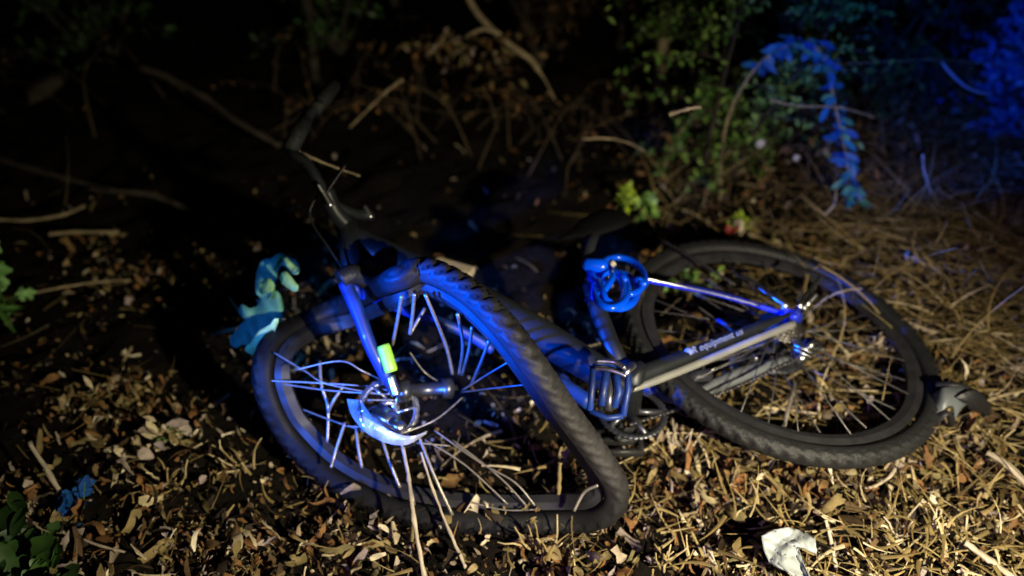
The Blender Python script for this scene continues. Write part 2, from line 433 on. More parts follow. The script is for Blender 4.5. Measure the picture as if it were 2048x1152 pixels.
box(cal, cc + Vector((.024, -.020, -.003)), Vector((.012, -.008, -.002)), Vector((.005, .009, 0)), Vector((0, 0, .008)))
cal.build("brake_caliper", M['alu'], fwheel)
# spokes: (pixel, pixel, ...) with heights; some snapped and bent
SPK = [
 [(803,592,.43),(795,640,.36),(785,690,.29)], [(829,588,.44),(825,630,.38),(820,668,.33)], [(850,616,.36),(820,668,.33)],
 [(850,588,.44),(872,640,.38),(893,695,.28),(905,748,.20)], [(915,628,.42),(926,690,.3),(918,748,.2)], [(944,655,.40),(938,700,.3),(924,750,.2)],
 [(978,682,.37),(962,725,.28),(942,770,.19)], [(1015,725,.34),(970,752,.26),(925,780,.18)], [(1065,768,.32),(990,776,.25),(925,784,.17)],
 [(548,705,.25),(610,742,.24),(655,768,.23),(770,790,.21)], [(590,740,.25),(680,722,.27),(725,742,.25),(775,765,.21)],
 [(512,760,.20),(640,766,.21),(740,773,.21),(776,781,.21)], [(548,765,.19),(650,780,.20),(745,787,.21),(778,788,.21)],
 [(640,722,.22),(643,770,.19),(656,815,.15),(655,885,.10)], [(688,770,.2),(668,800,.18),(656,825,.15)],
 [(604,818,.13),(690,850,.14),(800,880,.15),(900,892,.13)], [(692,852,.17),(740,856,.18),(790,868,.17)],
 [(690,845,.16),(672,900,.11),(662,935,.09)], [(712,850,.16),(716,890,.12),(724,935,.08)], [(762,870,.16),(778,920,.11),(800,975,.07)],
 [(800,872,.17),(812,930,.12),(828,1010,.06)], [(836,868,.17),(868,950,.12),(905,1030,.055)], [(850,880,.15),(930,930,.11),(1015,1008,.06)],
 [(868,860,.16),(960,925,.12),(1030,965,.10),(1075,1018,.06)], [(905,880,.14),(1000,955,.1),(1060,1020,.06)],
 [(940,1004,.06),(1010,1020,.055),(1080,1018,.06)], [(925,795,.17),(870,840,.17),(800,868,.17)],
 [(1148,1022,.09),(1168,985,.12),(1196,970,.14)], [(820,705,.25),(850,745,.2),(890,770,.18)], [(735,800,.22),(790,800,.21)]]
for s in SPK:
    sm = MB(); tube(sm, spline([P(*q) for q in s], 6), .0017 if abs(s[0][0] - s[-1][0]) > abs(s[0][1] - s[-1][1]) else .0034, 6)
    sm.build("spoke", M['spoke'], fwheel)

# --- rear wheel
RC = Vector((.616, 1.292, .146)); RN = Vector((.134, -.014, .991)).normalized()
ra = RN.cross(Vector((0, 1, 0))).normalized(); rb = RN.cross(ra)
T2 = [RC + .34 * (ra * math.cos(2 * math.pi * i / 420) + rb * math.sin(2 * math.pi * i / 420)) for i in range(420)]
rwheel = part_empty("rear_wheel", RC, BK)
sweep_wheel(T2, RC, .0198, rwheel, M['rubber'], M['rimblack'])
hb = MB()
for a_, b_, r_ in ((-.065, -.03, .006), (-.034, -.028, .030), (-.028, .024, .013), (.024, .030, .027), (.030, .075, .006)):
    tube(hb, [RC + RN * a_, RC + RN * b_], r_, 20)
hb.build("hub", M['darkalu'], rwheel)
cs = MB()
for k, (rr, z) in enumerate(((.052, .032), (.047, .037), (.042, .042), (.036, .047), (.031, .052), (.026, .057))):
    ring(cs, RC + RN * z, RN, .014, rr, .0022, 84, 18 + 2 * (5 - k), .0024)
cs.build("cassette", M['chain'], rwheel)
rr_ = MB(); ring(rr_, RC - RN * .040, RN, .055, .078, .002, 72, 24, .0015); rr_.build("brake_rotor", M['darkalu'], rwheel)
for k in range(32):
    side = 1 if k % 2 else -1; an = 2 * math.pi * k / 32 + .05; fl = an + (.62 if (k // 2) % 2 else -.62)
    p0 = RC + RN * (side * .028) + .025 * (ra * math.cos(fl) + rb * math.sin(fl))
    p1 = RC + RN * (side * .004) + .303 * (ra * math.cos(an) + rb * math.sin(an))
    sm = MB(); tube(sm, [p0, p0.lerp(p1, .5) + rv(.002), p1], .0013, 5); sm.build("spoke", M['dullspoke'], rwheel)
refl = MB(); tube(refl, [P(1590,765,.13), P(1578,810,.12), P(1562,880,.12)], .0045, 6); refl.build("spoke_reflector", M['spoke'], rwheel)

# --- frame
fr = MB()
bb = P(1262, 778, .20)
dt = spline([P(703,478,.39), P(760,508,.365), P(900,575,.32), P(1050,655,.27), P(1180,732,.23), P(1262,790,.20)], 8)
nd = len(dt); tube(fr, dt, [.030 + .009 * math.sin(math.pi * min(1, i / nd * 1.15)) for i in range(nd)], 18)
fr.build("down_tube", M['blackpaint'], BK)
st = MB(); tube(st, [bb, P(1222,690,.25), P(1196,620,.28), P(1172,540,.31)], [.021, .019, .018, .018], 16)
st.build("seat_tube", M['blackpaint'], BK)
bs = MB(); tube(bs, [bb + Vector((0, .01, .055)), bb + Vector((0, 0, -.055))], .026, 18)
bs.build("bottom_bracket", M['blackpaint'], BK)
ht = MB(); tube(ht, [P(690,440,.43), P(702,490,.39), P(708,560,.37)], [.023, .025, .024], 16)
ht.build("head_tube", M['blackpaint'], BK)
sp = MB(); tube(sp, [P(1172,545,.31), P(1180,490,.31), P(1195,452,.31)], .0135, 12)
sp.build("seat_post", M['darkalu'], BK)
sd = MB()
sad = [P(1120,478,.30), P(1150,466,.31), P(1185,452,.32), P(1225,436,.325), P(1250,428,.32)]
tube(sd, spline(sad, 6), [.62 * q_ for q_ in [.010, .012, .014, .017, .020, .024, .03, .036, .045, .052, .058, .062, .066, .068, .070, .072, .073, .073, .072, .07, .066, .058, .045, .03, .012][:25]], 14, flat=.32)
sd.build("saddle", M['saddle'], BK)
# upper chain stay: black box section over a pale strip imitating its lower highlight, with lettering on it
c0, c1 = P(1255, 775, .215), P(1583, 642, .215)
cd = (c1 - c0).normalized(); cn = (cam.location - (c0 + c1) / 2).normalized(); cup = cd.cross(cn)
if cup.z < 0 and cup.y < 0: cup = -cup
if cup.y < 0: cup = -cup
cs_ = MB(); pts = spline([c0, c0.lerp(c1, .35) - cup * .002, c0.lerp(c1, .7), c1], 6)
tube(cs_, [p + cup * .018 for p in pts], [.024, .022, .020, .019, .018, .017, .016, .016, .015, .014, .013, .013, .012, .012, .011, .010, .008, .006, .006][:len(pts)], 16)
stay = cs_.build("chain_stay", M['blackpaint'], BK); stay["label"] = "upper chain stay in black with white lettering"
ed = MB(); tube(ed, [p - cup * .009 + cn * .012 for p in pts], [.0085 * min(1, .5 + i / 5) for i in range(len(pts))], 12)
ed.build("stay_highlight", M['stayglint'], stay)
def text_mesh(name, body, size, org, xd, nd_, parent, matl, shear=0.2):
    cu = bpy.data.curves.new(name, 'FONT'); cu.body = body; cu.size = size; cu.extrude = .0006; cu.shear = shear; cu.space_character = 1.05
    to = bpy.data.objects.new(name + "_src", cu); S.collection.objects.link(to)
    bpy.context.view_layer.update()
    me = bpy.data.meshes.new_from_object(to); bpy.data.objects.remove(to)
    xd = xd.normalized(); yd = nd_.cross(xd).normalized(); zd = xd.cross(yd)
    me.transform(Matrix(((xd.x, yd.x, zd.x, org.x), (xd.y, yd.y, zd.y, org.y), (xd.z, yd.z, zd.z, org.z), (0, 0, 0, 1))))
    me.materials.clear(); me.materials.append(matl)
    o = bpy.data.objects.new(name, me); S.collection.objects.link(o)
    o.parent = parent; o.matrix_parent_inverse = parent.matrix_world.inverted(); return o
tn = (cn * .9 + cup * .45).normalized()
tl = cd
t0 = P(1386, 708, .235) + cn * .006
text_mesh("lettering", "R equipment us", .0205, t0, tl, cn, stay, M['white'])
em = MB(); ec = P(1377, 704, .235) + cn * .006
ring(em, ec, cn, .0, .0085, .0012, 24)
em.build("emblem", M['white'], stay)
# lower chain stay / strut
ls = MB(); q = spline([P(1345,792,.10), P(1400,784,.10), P(1450,762,.10), P(1520,738,.10), P(1575,722,.10), P(1612,714,.10)], 4)
tube(ls, q, [.010, .012, .013, .014, .015, .0155, .016, .016, .016, .0185, .0185, .0185, .018, .017, .016, .014, .012, .011, .010, .009, .008][:len(q)], 14)
x_ = ls.build("chain_stay", M['greyalu'], BK); x_["label"] = "lower chain stay in bare grey"
bl = MB(); tube(bl, spline([P(1290,770,.14), P(1320,788,.12), P(1350,795,.11), P(1370,788,.10)], 4), [.016, .018, .017, .012], 12)
bl.build("motor_mount", M['bluepaint'], BK)
# seat stays
ss = MB(); tube(ss, spline([P(1290,560,.30), P(1400,580,.27), P(1480,600,.24), P(1560,625,.21)], 5), .006, 10); ss.build("seat_stay", M['anodblue'], BK)
ss = MB(); tube(ss, spline([P(1320,478,.22), P(1400,525,.22), P(1470,570,.20)], 5), .0035, 8); ss.build("cable", M['blackplastic'], BK)
ss = MB(); tube(ss, spline([P(1288,556,.32), P(1360,572,.30), P(1440,590,.27), P(1520,612,.24)], 6), .0026, 8); ss.build("cable", M['alu'], BK)
ss = MB(); tube(ss, spline([P(1395,612,.2), P(1440,645,.2), P(1475,668,.22)], 4), .002, 6); ss.build("cable", M['dullspoke'], BK)
ss = MB(); tube(ss, [P(1436,640,.205), P(1456,652,.21)], [.005, .003], 8); ss.build("cable_end", M['bluepaint'], BK)
ss = MB(); tube(ss, [P(1405,748,.14), P(1455,728,.14), P(1502,713,.14)], .0028, 8)
box(ss, P(1509,714,.145), Vector((.004, .002, 0)), Vector((-.003, .009, 0)), Vector((0, 0, .004)))
ss.build("brake_rod", M['alu'], BK)
br = MB(); cc = P(1398,752,.14)
box(br, cc, Vector((.028, .004, 0)), Vector((0, .010, .004)), Vector((0, -.003, .010))); tube(br, [cc + Vector((-.02, 0, .004)), cc + Vector((-.05, .012, .006))], .005, 8)
br.build("brake_caliper", M['darkalu'], BK)
# rear derailleur: blue body, silver lever and two barrel ends
de = part_empty("derailleur", P(1585,632,.21), BK)
m = MB(); box(m, P(1587,632,.215), Vector((.014, 0, 0)), Vector((0, .014, 0)), Vector((0, 0, .012))); tube(m, [P(1560,628,.21), P(1590,634,.21)], [.010, .014], 12)
m.build("body", M['anodblue'], de)
m = MB(); tube(m, spline([P(1483,551,.23), P(1510,565,.235), P(1530,582,.23)], 4), [.006, .011, .006], 10, flat=.5)
tube(m, spline([P(1516,572,.235), P(1545,592,.235), P(1572,610,.23), P(1566,618,.22)], 4), [.007, .008, .008, .008], 10, flat=.6)
m.build("lever", M['alu'], de)
for (a_, b_) in (((1596,616), (1643,551)), ((1605,618), (1634,588))):
    m = MB(); p0, p1 = P(*a_, .23), P(*b_, .255); qs = [p0.lerp(p1, i / 9) for i in range(10)]
    tube(m, qs, [.008, .008, .0055, .0075, .0075, .005, .0065, .0045, .0055, .004], 10); m.build("barrel_adjuster", M['alu'], de)
m = MB()
for z in (0, .012):
    pr = [P(1580,650,.2), P(1600,675,.2), P(1632,690,.2)]
    tube(m, [p + Vector((0, 0, z - .03)) for p in pr], [.009, .013, .011], 8, flat=.15, updir=(0, 0, 1))
m.build("cage", M['alu'], de)
for c_ in ((1592,660), (1625,688)):
    m = MB(); ring(m, P(*c_, .18), RN, .003, .019, .007, 44, 11, .002); m.build("pulley_wheel", M['blackplastic'], de)
m = MB()
box(m, P(1582,655,.19), Vector((.010, .002, 0)), Vector((0, .008, 0)), Vector((0, 0, .012))); m.build("dropout", M['alu'], BK)
m = MB(); tube(m, [P(1595,718,.13), P(1612,712,.13)], [.009, .012], 10); m.build("axle_nut", M['alu'], BK)
m = MB()
tube(m, [P(1618,693,.19), P(1630,683,.19)], [.006, .007], 8)
m.build("cable_clamp", M['alu'], BK)
# cranks, chainring, pedals
cr = MB(); crn = (Vector((0, .02, 1)) + rv(.02)).normalized()
ring(cr, bb + Vector((.01, 0, -.07)), crn, .058, .072, .003, 120, 40, .003)
for k in range(5):
    an = k * 2 * math.pi / 5; tube(cr, [bb + Vector((0, 0, -.066)), bb + Vector((.01 + math.cos(an) * .062, math.sin(an) * .062, -.07))], .007, 6)
cr.build("chainring", M['darkalu'], BK)
ch = MB()
for (h0, off) in ((.135, 0), (.135, 1)):
    A = P(1300 if not off else 1262, 748 if not off else 848, h0); B = P(1580, 662, .19) if not off else P(1615, 704, .17)
    n = 46
    ch = MB()
    for k in range(n):
        c_ = A.lerp(B, k / (n - 1)); d_ = (B - A) / n * .46
        ch_v = MB; box(ch, c_ + Vector((0, 0, -.02 * math.sin(math.pi * k / n))), d_, Vector((-d_.y, d_.x, 0)).normalized() * .0035, Vector((0, 0, .003 if k % 2 else .0022)))
    ch.build("chain", M['chain'], BK)
ca = MB(); tube(ca, [bb + Vector((0, 0, .06)), P(1240, 768, .28), P(1222, 748, .30)], [.014, .012, .012], 12, flat=.7); ca.build("crank_arm", M['darkalu'], BK)
ca = MB(); tube(ca, [bb + Vector((0, 0, -.085)), P(1245, 840, .09), P(1235, 880, .08)], [.014, .012, .011], 12, flat=.7); ca.build("crank_arm", M['darkalu'], BK)
pd = part_empty("pedal", P(1215, 778, .30), BK)
m = MB(); rad_ = .0042
up3 = Vector((0, .05, .86)).normalized()
tl_, tr_, bl_, br_ = P(1186,732,.335), P(1256,742,.335), P(1180,822,.285), P(1246,832,.285)
tube(m, spline([P(1186,732,.335), P(1215,726,.34), P(1256,744,.335)], 6), .0046, 8)
tube(m, [tl_, P(1184,775,.31), bl_], .0062, 8); tube(m, [bl_, P(1215,836,.28), br_], .0055, 8); tube(m, [br_, P(1256,780,.31), tr_], .0062, 8)
tube(m, [P(1212,745,.33), P(1207,780,.31), P(1204,812,.29)], .0075, 8); tube(m, [P(1232,750,.33), P(1238,785,.31), P(1228,815,.29)], .0075, 8)
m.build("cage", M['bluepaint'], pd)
m = MB(); tube(m, spline([P(1192,722,.35), P(1228,724,.352), P(1250,736,.35)], 6), .005, 8); tube(m, spline([P(1190,736,.345), P(1222,740,.35), P(1252,752,.345)], 6), .004, 8)
tube(m, [P(1249,748,.345), P(1265,730,.34)], [.006, .008], 10)
m.build("toe_plate", M['alu'], pd)
m = MB(); tube(m, [P(1222,742,.325), P(1218,790,.30), P(1216,822,.285)], .009, 12); m.build("axle", M['darkalu'], pd)
pd2 = part_empty("pedal", P(1235,885,.06), BK)
m = MB(); c_ = P(1238,882,.06)
for s_ in (-1, 0, 1): box(m, c_ + Vector((0, s_ * .032, 0)), Vector((.046, 0, 0)), Vector((0, .006, 0)), Vector((0, 0, .009)))
for s_ in (-1, 1): box(m, c_ + Vector((s_ * .044, 0, 0)), Vector((.005, 0, 0)), Vector((0, .034, 0)), Vector((0, 0, .010)))
m.build("cage", M['blackplastic'], pd2)

# fork
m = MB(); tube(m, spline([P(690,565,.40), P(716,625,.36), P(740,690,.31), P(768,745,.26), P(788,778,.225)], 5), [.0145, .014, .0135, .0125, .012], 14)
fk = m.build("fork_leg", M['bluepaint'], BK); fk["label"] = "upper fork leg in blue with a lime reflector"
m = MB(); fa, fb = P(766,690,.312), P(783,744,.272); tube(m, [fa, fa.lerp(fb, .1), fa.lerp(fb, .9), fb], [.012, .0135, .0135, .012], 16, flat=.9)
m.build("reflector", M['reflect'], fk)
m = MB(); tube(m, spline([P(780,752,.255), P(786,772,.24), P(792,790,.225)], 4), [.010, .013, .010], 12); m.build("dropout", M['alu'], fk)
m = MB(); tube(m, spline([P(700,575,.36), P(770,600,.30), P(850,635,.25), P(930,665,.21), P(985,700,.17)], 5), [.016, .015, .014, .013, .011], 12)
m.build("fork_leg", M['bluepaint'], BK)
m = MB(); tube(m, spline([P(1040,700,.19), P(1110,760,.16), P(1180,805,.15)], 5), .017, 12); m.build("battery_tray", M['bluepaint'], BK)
m = MB(); tube(m, spline([P(680,560,.41), P(705,548,.41), P(735,560,.38)], 5), [.020, .026, .020], 12); m.build("fork_crown", M['blackplastic'], BK)
# stem, handlebar, grips, brake lever
m = MB(); tube(m, spline([P(692,448,.43), P(668,420,.46), P(652,380,.50)], 5), [.018, .016, .017], 12); m.build("stem", M['blackpaint'], BK)
hbp = [P(640,365,.52), P(648,385,.50), P(662,410,.48)]
hbar = part_empty("handlebar", P(650,385,.5), BK)
m = MB(); tube(m, spline([P(742,432,.40), P(700,425,.44), P(660,402,.48), P(636,362,.52), P(612,325,.55), P(585,300,.57), P(612,240,.60), P(640,205,.62)], 6), .0115, 12)
m.build("bar", M['blackpaint'], hbar)
m = MB(); tube(m, [P(580,302,.57), P(596,268,.59), P(614,236,.60)], [.016, .0175, .014], 14); m.build("grip", M['grip'], hbar)
m = MB(); tube(m, [P(628,222,.61), P(650,195,.62), P(668,170,.63)], [.014, .0165, .016], 14); m.build("grip", M['grip'], hbar)
m = MB(); tube(m, spline([P(636,366,.53), P(650,388,.51), P(664,412,.49)], 4), [.006, .010, .007], 10, flat=.5); m.build("brake_lever", M['alu'], hbar)
m = MB(); tube(m, spline([P(728,412,.43), P(736,424,.42), P(742,436,.41)], 3), [.006, .010, .007], 10); m.build("bar_end", M['alu'], hbar)
m = MB(); tube(m, spline([P(650,390,.5), P(690,330,.55), P(620,420,.46), P(660,500,.42), P(705,560,.39)], 8), .0026, 6); m.build("cable", M['blackplastic'], BK)
# mudguard end at the rear tyre: grey blade with black clips
mg = part_empty("mudguard", P(1905,815,.10), BK); mg["label"] = "short grey mudguard with black clips on the rear tyre"
m = MB()
A = spline([P(1862,838,.10), P(1885,822,.13), P(1904,812,.14), P(1908,838,.11)], 5)
B = spline([P(1868,790,.13), P(1890,776,.16), P(1932,778,.15), P(1934,806,.13)], 5)
strip(m, A, B); m.build("blade", M['greyplastic'], mg)
m = MB(); tube(m, spline([P(1872,768,.15), P(1905,768,.165), P(1930,772,.16), P(1945,782,.14)], 5), [.008, .012, .012, .008], 10, flat=.5); m.build("clip", M['blackplastic'], mg)
m = MB(); A = spline([P(1912,796,.15), P(1930,786,.16), P(1955,782,.16), P(1975,800,.12), P(1988,826,.05)], 5)
B = spline([P(1935,808,.12), P(1938,818,.11), P(1950,824,.09), P(1958,828,.07), P(1968,832,.05)], 5); strip(m, A, B, .004); m.build("flap", M['blackplastic'], mg)
m = MB(); tube(m, spline([P(1862,852,.09), P(1890,826,.13), P(1902,838,.10), P(1905,862,.05)], 5), [.010, .014, .014, .008], 10, flat=.6); m.build("clip", M['blackplastic'], mg)

# ------------------------------------------------------------------ cable lock hung on the seat tube
LK = empty("cable_lock", P(1215, 570, .3))
tag(LK, "blue coiled cable lock looped round the seat tube of the bicycle", "bicycle lock")
def loop(cu, cv, ru, rv_, h, tilt, a0=0, a1=360, n=26, dh=.02):
    out = []
    for i in range(n + 1):
        a = rad(a0 + (a1 - a0) * i / n); x = math.cos(a) * ru; y = math.sin(a) * rv_
        c, s = math.cos(rad(tilt)), math.sin(rad(tilt))
        out.append(P(cu + x * c - y * s, cv + x * s + y * c, h + dh * math.sin(a * 1.0) + .01 * i / n))
    return out
m = MB()
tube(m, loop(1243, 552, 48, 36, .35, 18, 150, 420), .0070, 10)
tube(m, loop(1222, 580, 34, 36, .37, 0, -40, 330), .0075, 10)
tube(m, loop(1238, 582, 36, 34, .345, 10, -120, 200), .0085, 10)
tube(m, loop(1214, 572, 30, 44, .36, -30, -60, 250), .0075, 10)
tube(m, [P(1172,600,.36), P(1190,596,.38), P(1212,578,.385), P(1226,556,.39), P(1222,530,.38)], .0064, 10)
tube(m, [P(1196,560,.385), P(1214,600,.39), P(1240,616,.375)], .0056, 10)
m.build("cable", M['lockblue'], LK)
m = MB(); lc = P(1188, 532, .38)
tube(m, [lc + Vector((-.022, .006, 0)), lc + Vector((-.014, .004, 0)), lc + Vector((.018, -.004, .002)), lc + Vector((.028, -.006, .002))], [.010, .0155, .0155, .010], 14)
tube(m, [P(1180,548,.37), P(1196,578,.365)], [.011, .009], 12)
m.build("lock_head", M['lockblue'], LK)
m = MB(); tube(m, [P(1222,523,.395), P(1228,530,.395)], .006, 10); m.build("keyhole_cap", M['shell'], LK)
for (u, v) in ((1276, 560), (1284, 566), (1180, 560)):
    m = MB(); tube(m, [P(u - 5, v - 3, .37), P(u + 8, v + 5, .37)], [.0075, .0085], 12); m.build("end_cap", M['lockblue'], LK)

# ------------------------------------------------------------------ litter items, twigs, stalks
def thing_tube(name, pts, r, matl, label, cat, group=None, n=8, side=0, flat=1.0):
    mb = MB(); q = spline(pts, 6)
    q = [p + rv(.0006) for p in q]
    r0, r1 = (r if isinstance(r, (list, tuple)) else (r, r)); nn = len(q)
    tube(mb, q, [(r0 + (r1 - r0) * i / (nn - 1)) * (R.uniform(.8, 1.15) if i % 6 else 1.3) for i in range(nn)], n, flat=.72)
    for _ in range(side):   # snapped side shoots
        i = R.randrange(2, max(3, len(q) - 2)); d = (q[i + 1] - q[i - 1]).normalized() if i + 1 < len(q) else Vector((1, 0, 0))
        e = (d + rv(.9)).normalized(); rr = (r[0] if isinstance(r, (list, tuple)) else r) * .5
        tube(mb, [q[i], q[i] + e * rr * 10, q[i] + e * rr * 16 + rv(rr * 2)], [rr, rr * .3], 5)
    o = mb.build(name, matl); tag(o, label, cat, group); return o
def lines(spec):
    for nm, pts, r, m_, lab, cat, grp, sd_ in spec: thing_tube(nm, [P(*q) for q in pts], r, M[m_], lab, cat, grp, side=sd_)
lines([
 ("grass_stalk", [(806,895,.16),(818,960,.13),(828,1040,.10),(850,1160,.03)], [.0032,.0048], 'stalk', "thick pale stalk standing over the front wheel's lower rim", "stalk", "pale dry stalks", 0),
 ("grass_stalk", [(842,905,.15),(868,985,.09),(900,1065,.05),(932,1136,.02)], [.0024,.0032], 'stalk', "thin grey stalk leaning right of the thickest pale stalk", "stalk", "pale dry stalks", 0),
 ("grass_stalk", [(58,885,.12),(100,950,.09),(140,1015,.05),(165,1050,.02)], [.0045,.005], 'stalk', "lilac grey broken stalk leaning at the lower left", "stalk", "pale dry stalks", 1),
 ("grass_stalk", [(-20,1020,.05),(120,1062,.045),(210,1095,.04),(280,1108,.03)], [.003,.0024], 'stalk', "long straight straw lying across the lower left corner", "stalk", "pale dry stalks", 0),
 ("grass_stalk", [(10,1045,.03),(90,1062,.03),(190,1075,.03)], [.0018,.0014], 'stalk', "thin straw just under the long straw in the lower left corner", "stalk", "pale dry stalks", 0),
 ("grass_stalk", [(1930,1085,.08),(1985,1125,.06),(2060,1180,.03)], [.006,.008], 'stalk', "stout lilac stem at the lower right corner", "stalk", "pale dry stalks", 0),
 ("grass_stalk", [(1975,905,.09),(2015,930,.09),(2060,975,.08)], [.006,.009], 'stalk', "stout pale stem at the right edge beyond the mudguard", "stalk", "pale dry stalks", 0),
 ("grass_stalk", [(1652,1040,.09),(1664,1090,.05),(1676,1160,.01)], [.003,.0045], 'stalk', "forked brown stem right of the white scrap", "stalk", "pale dry stalks", 1),
 ("grass_stalk", [(1120,925,.12),(1118,975,.08),(1118,1010,.05)], [.004,.0045], 'straw', "short upright stub inside the bend of the front tyre", "stalk", "pale dry stalks", 0),
 ("grass_stalk", [(1795,920,.05),(1782,950,.05),(1750,972,.05),(1722,976,.05)], [.0035,.0025], 'stalk', "hooked pale straw below the rear tyre", "stalk", "pale dry stalks", 0),
 ("grass_stalk", [(1798,553,.06),(1820,565,.06),(1845,578,.05)], [.004,.003], 'stalk', "short pale stick right of the rear wheel's top", "stalk", "pale dry stalks", 0),
 ("grass_stalk", [(1842,655,.05),(1880,680,.05),(1905,690,.04)], [.004,.003], 'stalk', "crooked pale stick beside the rear tyre's right edge", "stalk", "pale dry stalks", 0),
 ("grass_stalk", [(1845,310,.30),(1850,350,.22),(1868,395,.12),(1890,425,.06)], [.0025,.003], 'stalk', "thin upright stem leaning before the dark bank at the right", "stalk", "pale dry stalks", 0),
 ("grass_stalk", [(1738,400,.05),(1840,440,.07),(1960,480,.07),(2070,500,.07)], [.003,.0022], 'straw', "long tan straw slanting across the bank at the right", "stalk", "pale dry stalks", 0),
 ("grass_stalk", [(1700,478,.05),(1780,474,.06),(1850,470,.06)], [.0035,.002], 'straw', "horizontal orange straw behind the rear wheel", "stalk", "pale dry stalks", 0),
 ("stick", [(100,468,.03),(150,464,.035),(236,464,.03)], [.008,.006], 'drybark', "straight pale stick lying at the left", "stick", "fallen sticks", 1),
 ("stick", [(-20,438,.05),(60,440,.05),(130,428,.06),(168,412,.08)], [.006,.006], 'drybark', "curved pale stick with a knobbed end at the left edge", "stick", "fallen sticks", 0),
 ("stick", [(410,674,.04),(450,662,.05),(500,655,.05)], [.004,.007], 'drybark', "short tan stick left of the bluish lobed leaves", "stick", "fallen sticks", 0),
 ("stick", [(1130,706,.12),(1165,698,.12),(1200,690,.12)], [.004,.009], 'stalk', "pale stick end behind the seat tube", "stick", "fallen sticks", 0),
 ("stick", [(60,588,.03),(120,575,.04),(190,565,.04),(260,560,.03)], [.004,.003], 'drybark', "thin bent twig on the left litter patch", "stick", "fallen sticks", 0),
 ("fallen_branch", [(255,128,.30),(330,152,.26),(410,195,.22),(470,240,.18),(560,292,.12)], [.016,.010], 'bark', "dark fallen branch slanting down to the handlebar", "branch", "fallen branches", 2),
 ("fallen_branch", [(-30,310,.08),(90,345,.08),(220,380,.07),(300,388,.06),(400,430,.04)], [.014,.010], 'bark', "dark fallen branch low at the left edge", "branch", "fallen branches", 2),
 ("twig", [(592,300,.50),(630,318,.48),(672,335,.46),(720,352,.44)], [.004,.002], 'drybark', "thin twig crossing the handlebar's elbow", "twig", "dead twigs", 2),
 ("twig", [(700,255,.25),(740,215,.3),(770,185,.36),(806,158,.4)], [.003,.007], 'drybark', "straight twig rising right of the handlebar grip", "twig", "dead twigs", 0),
 ("twig", [(1165,278,.30),(1215,277,.30),(1255,285,.28),(1290,302,.26)], [.0035,.0025], 'drybark', "arched bare twig left of the leafy shrub", "twig", "dead twigs", 0),
 ("twig", [(1340,228,.55),(1375,218,.57),(1400,214,.57)], [.007,.004], 'drybark', "stubby pale twig at the shrub's left side", "twig", "dead twigs", 0),
 ("twig", [(1540,200,.45),(1600,212,.42),(1680,215,.4),(1750,235,.35)], [.004,.003], 'drybark', "bare twig crossing behind the arching sprig", "twig", "dead twigs", 0),
])

# pale wood chip behind the front tyre
m = MB(); a_, b_ = P(872,528,.22), P(942,548,.22); d_ = (b_ - a_) / 2
box(m, (a_ + b_) / 2, d_, Vector((-d_.y, d_.x, 0)).normalized() * .020 , Vector((0, 0, .012)))
o = m.build("wood_block", M['stalk'], smooth=False); tag(o, "cream coloured block of wood behind the arched front tyre", "wood block")

# white scrap of film, lower right
def scrap():
    mb = MB(); nu, nv = 20, 16; ctrl = {}
    Pm = [[(1545,1060),(1575,1054),(1605,1062),(1630,1076)],
          [(1522,1072),(1560,1080),(1595,1085),(1634,1108)],
          [(1527,1100),(1560,1100),(1585,1092),(1596,1092)],
          [(1538,1126),(1562,1130),(1590,1112),(1606,1122)],
          [(1590,1150),(1605,1165),(1620,1162),(1632,1180)]]
    for j in range(nv + 1):
        for i in range(nu + 1):
            a = i / nu * 3; b = j / nv * 4; ia, ib = min(int(a), 2), min(int(b), 3); fa, fb = a - ia, b - ib
            u = (Pm[ib][ia][0] * (1 - fa) + Pm[ib][ia + 1][0] * fa) * (1 - fb) + (Pm[ib + 1][ia][0] * (1 - fa) + Pm[ib + 1][ia + 1][0] * fa) * fb
            v = (Pm[ib][ia][1] * (1 - fa) + Pm[ib][ia + 1][1] * fa) * (1 - fb) + (Pm[ib + 1][ia][1] * (1 - fa) + Pm[ib + 1][ia + 1][1] * fa) * fb
            h = .075 + .006 * math.sin(a * 2.6 + b * 1.7) + .007 * abs(math.sin(b * 3.7 - a * 2.2)) + .007 * abs(math.sin(a * 4.4 + b * 5 + math.sin(b * 3))) + R.uniform(-.0008, .0008)
            mb.v.append(tuple(P(u, v, h))); mb.t.append(.5)
    for j in range(nv):
        for i in range(nu):
            k = j * (nu + 1) + i; mb.f.append((k, k + 1, k + nu + 2, k + nu + 1)); mb.m.append(0)
    o = mb.build("plastic_scrap", M['whiteplastic'])
    md = o.modifiers.new("thick", 'SOLIDIFY'); md.thickness = .0015
    tag(o, "crumpled white plastic scrap on the dead leaves at the bottom right", "plastic scrap")
scrap()

# snail shells, red foil
def shell(u, v, h, r, lab):
    m = MB(); c = P(u, v, h); pts = []; rs = []
    for i in range(40):
        a = i * .42; q = i / 39; d = r * (.62 - .5 * q)
        pts.append(c + Vector((math.cos(a) * d, -q * r * .55, math.sin(a) * d))); rs.append(r * (.52 - .38 * q))
    tube(m, pts, rs, 10); o = m.build("snail_shell", M['shell']); tag(o, lab, "snail shell", "snail shells on the shrub")
shell(1520, 288, .28, .015, "larger round white snail shell hanging in the leafy shrub")
shell(1592, 316, .22, .011, "smaller grey snail shell right of the larger shell")
m = MB(); c = P(1466, 466, .05)
for k in range(7): leaf(m, c + rv(.010), rv(), rv(), .028, .015, curl=R.uniform(-1.5, 1.5), seg=4)
o = m.build("foil_wrapper", M['red']); md = o.modifiers.new("thick", 'SOLIDIFY'); md.thickness = .001
tag(o, "small crumpled red wrapper below the lime green seedling", "wrapper")

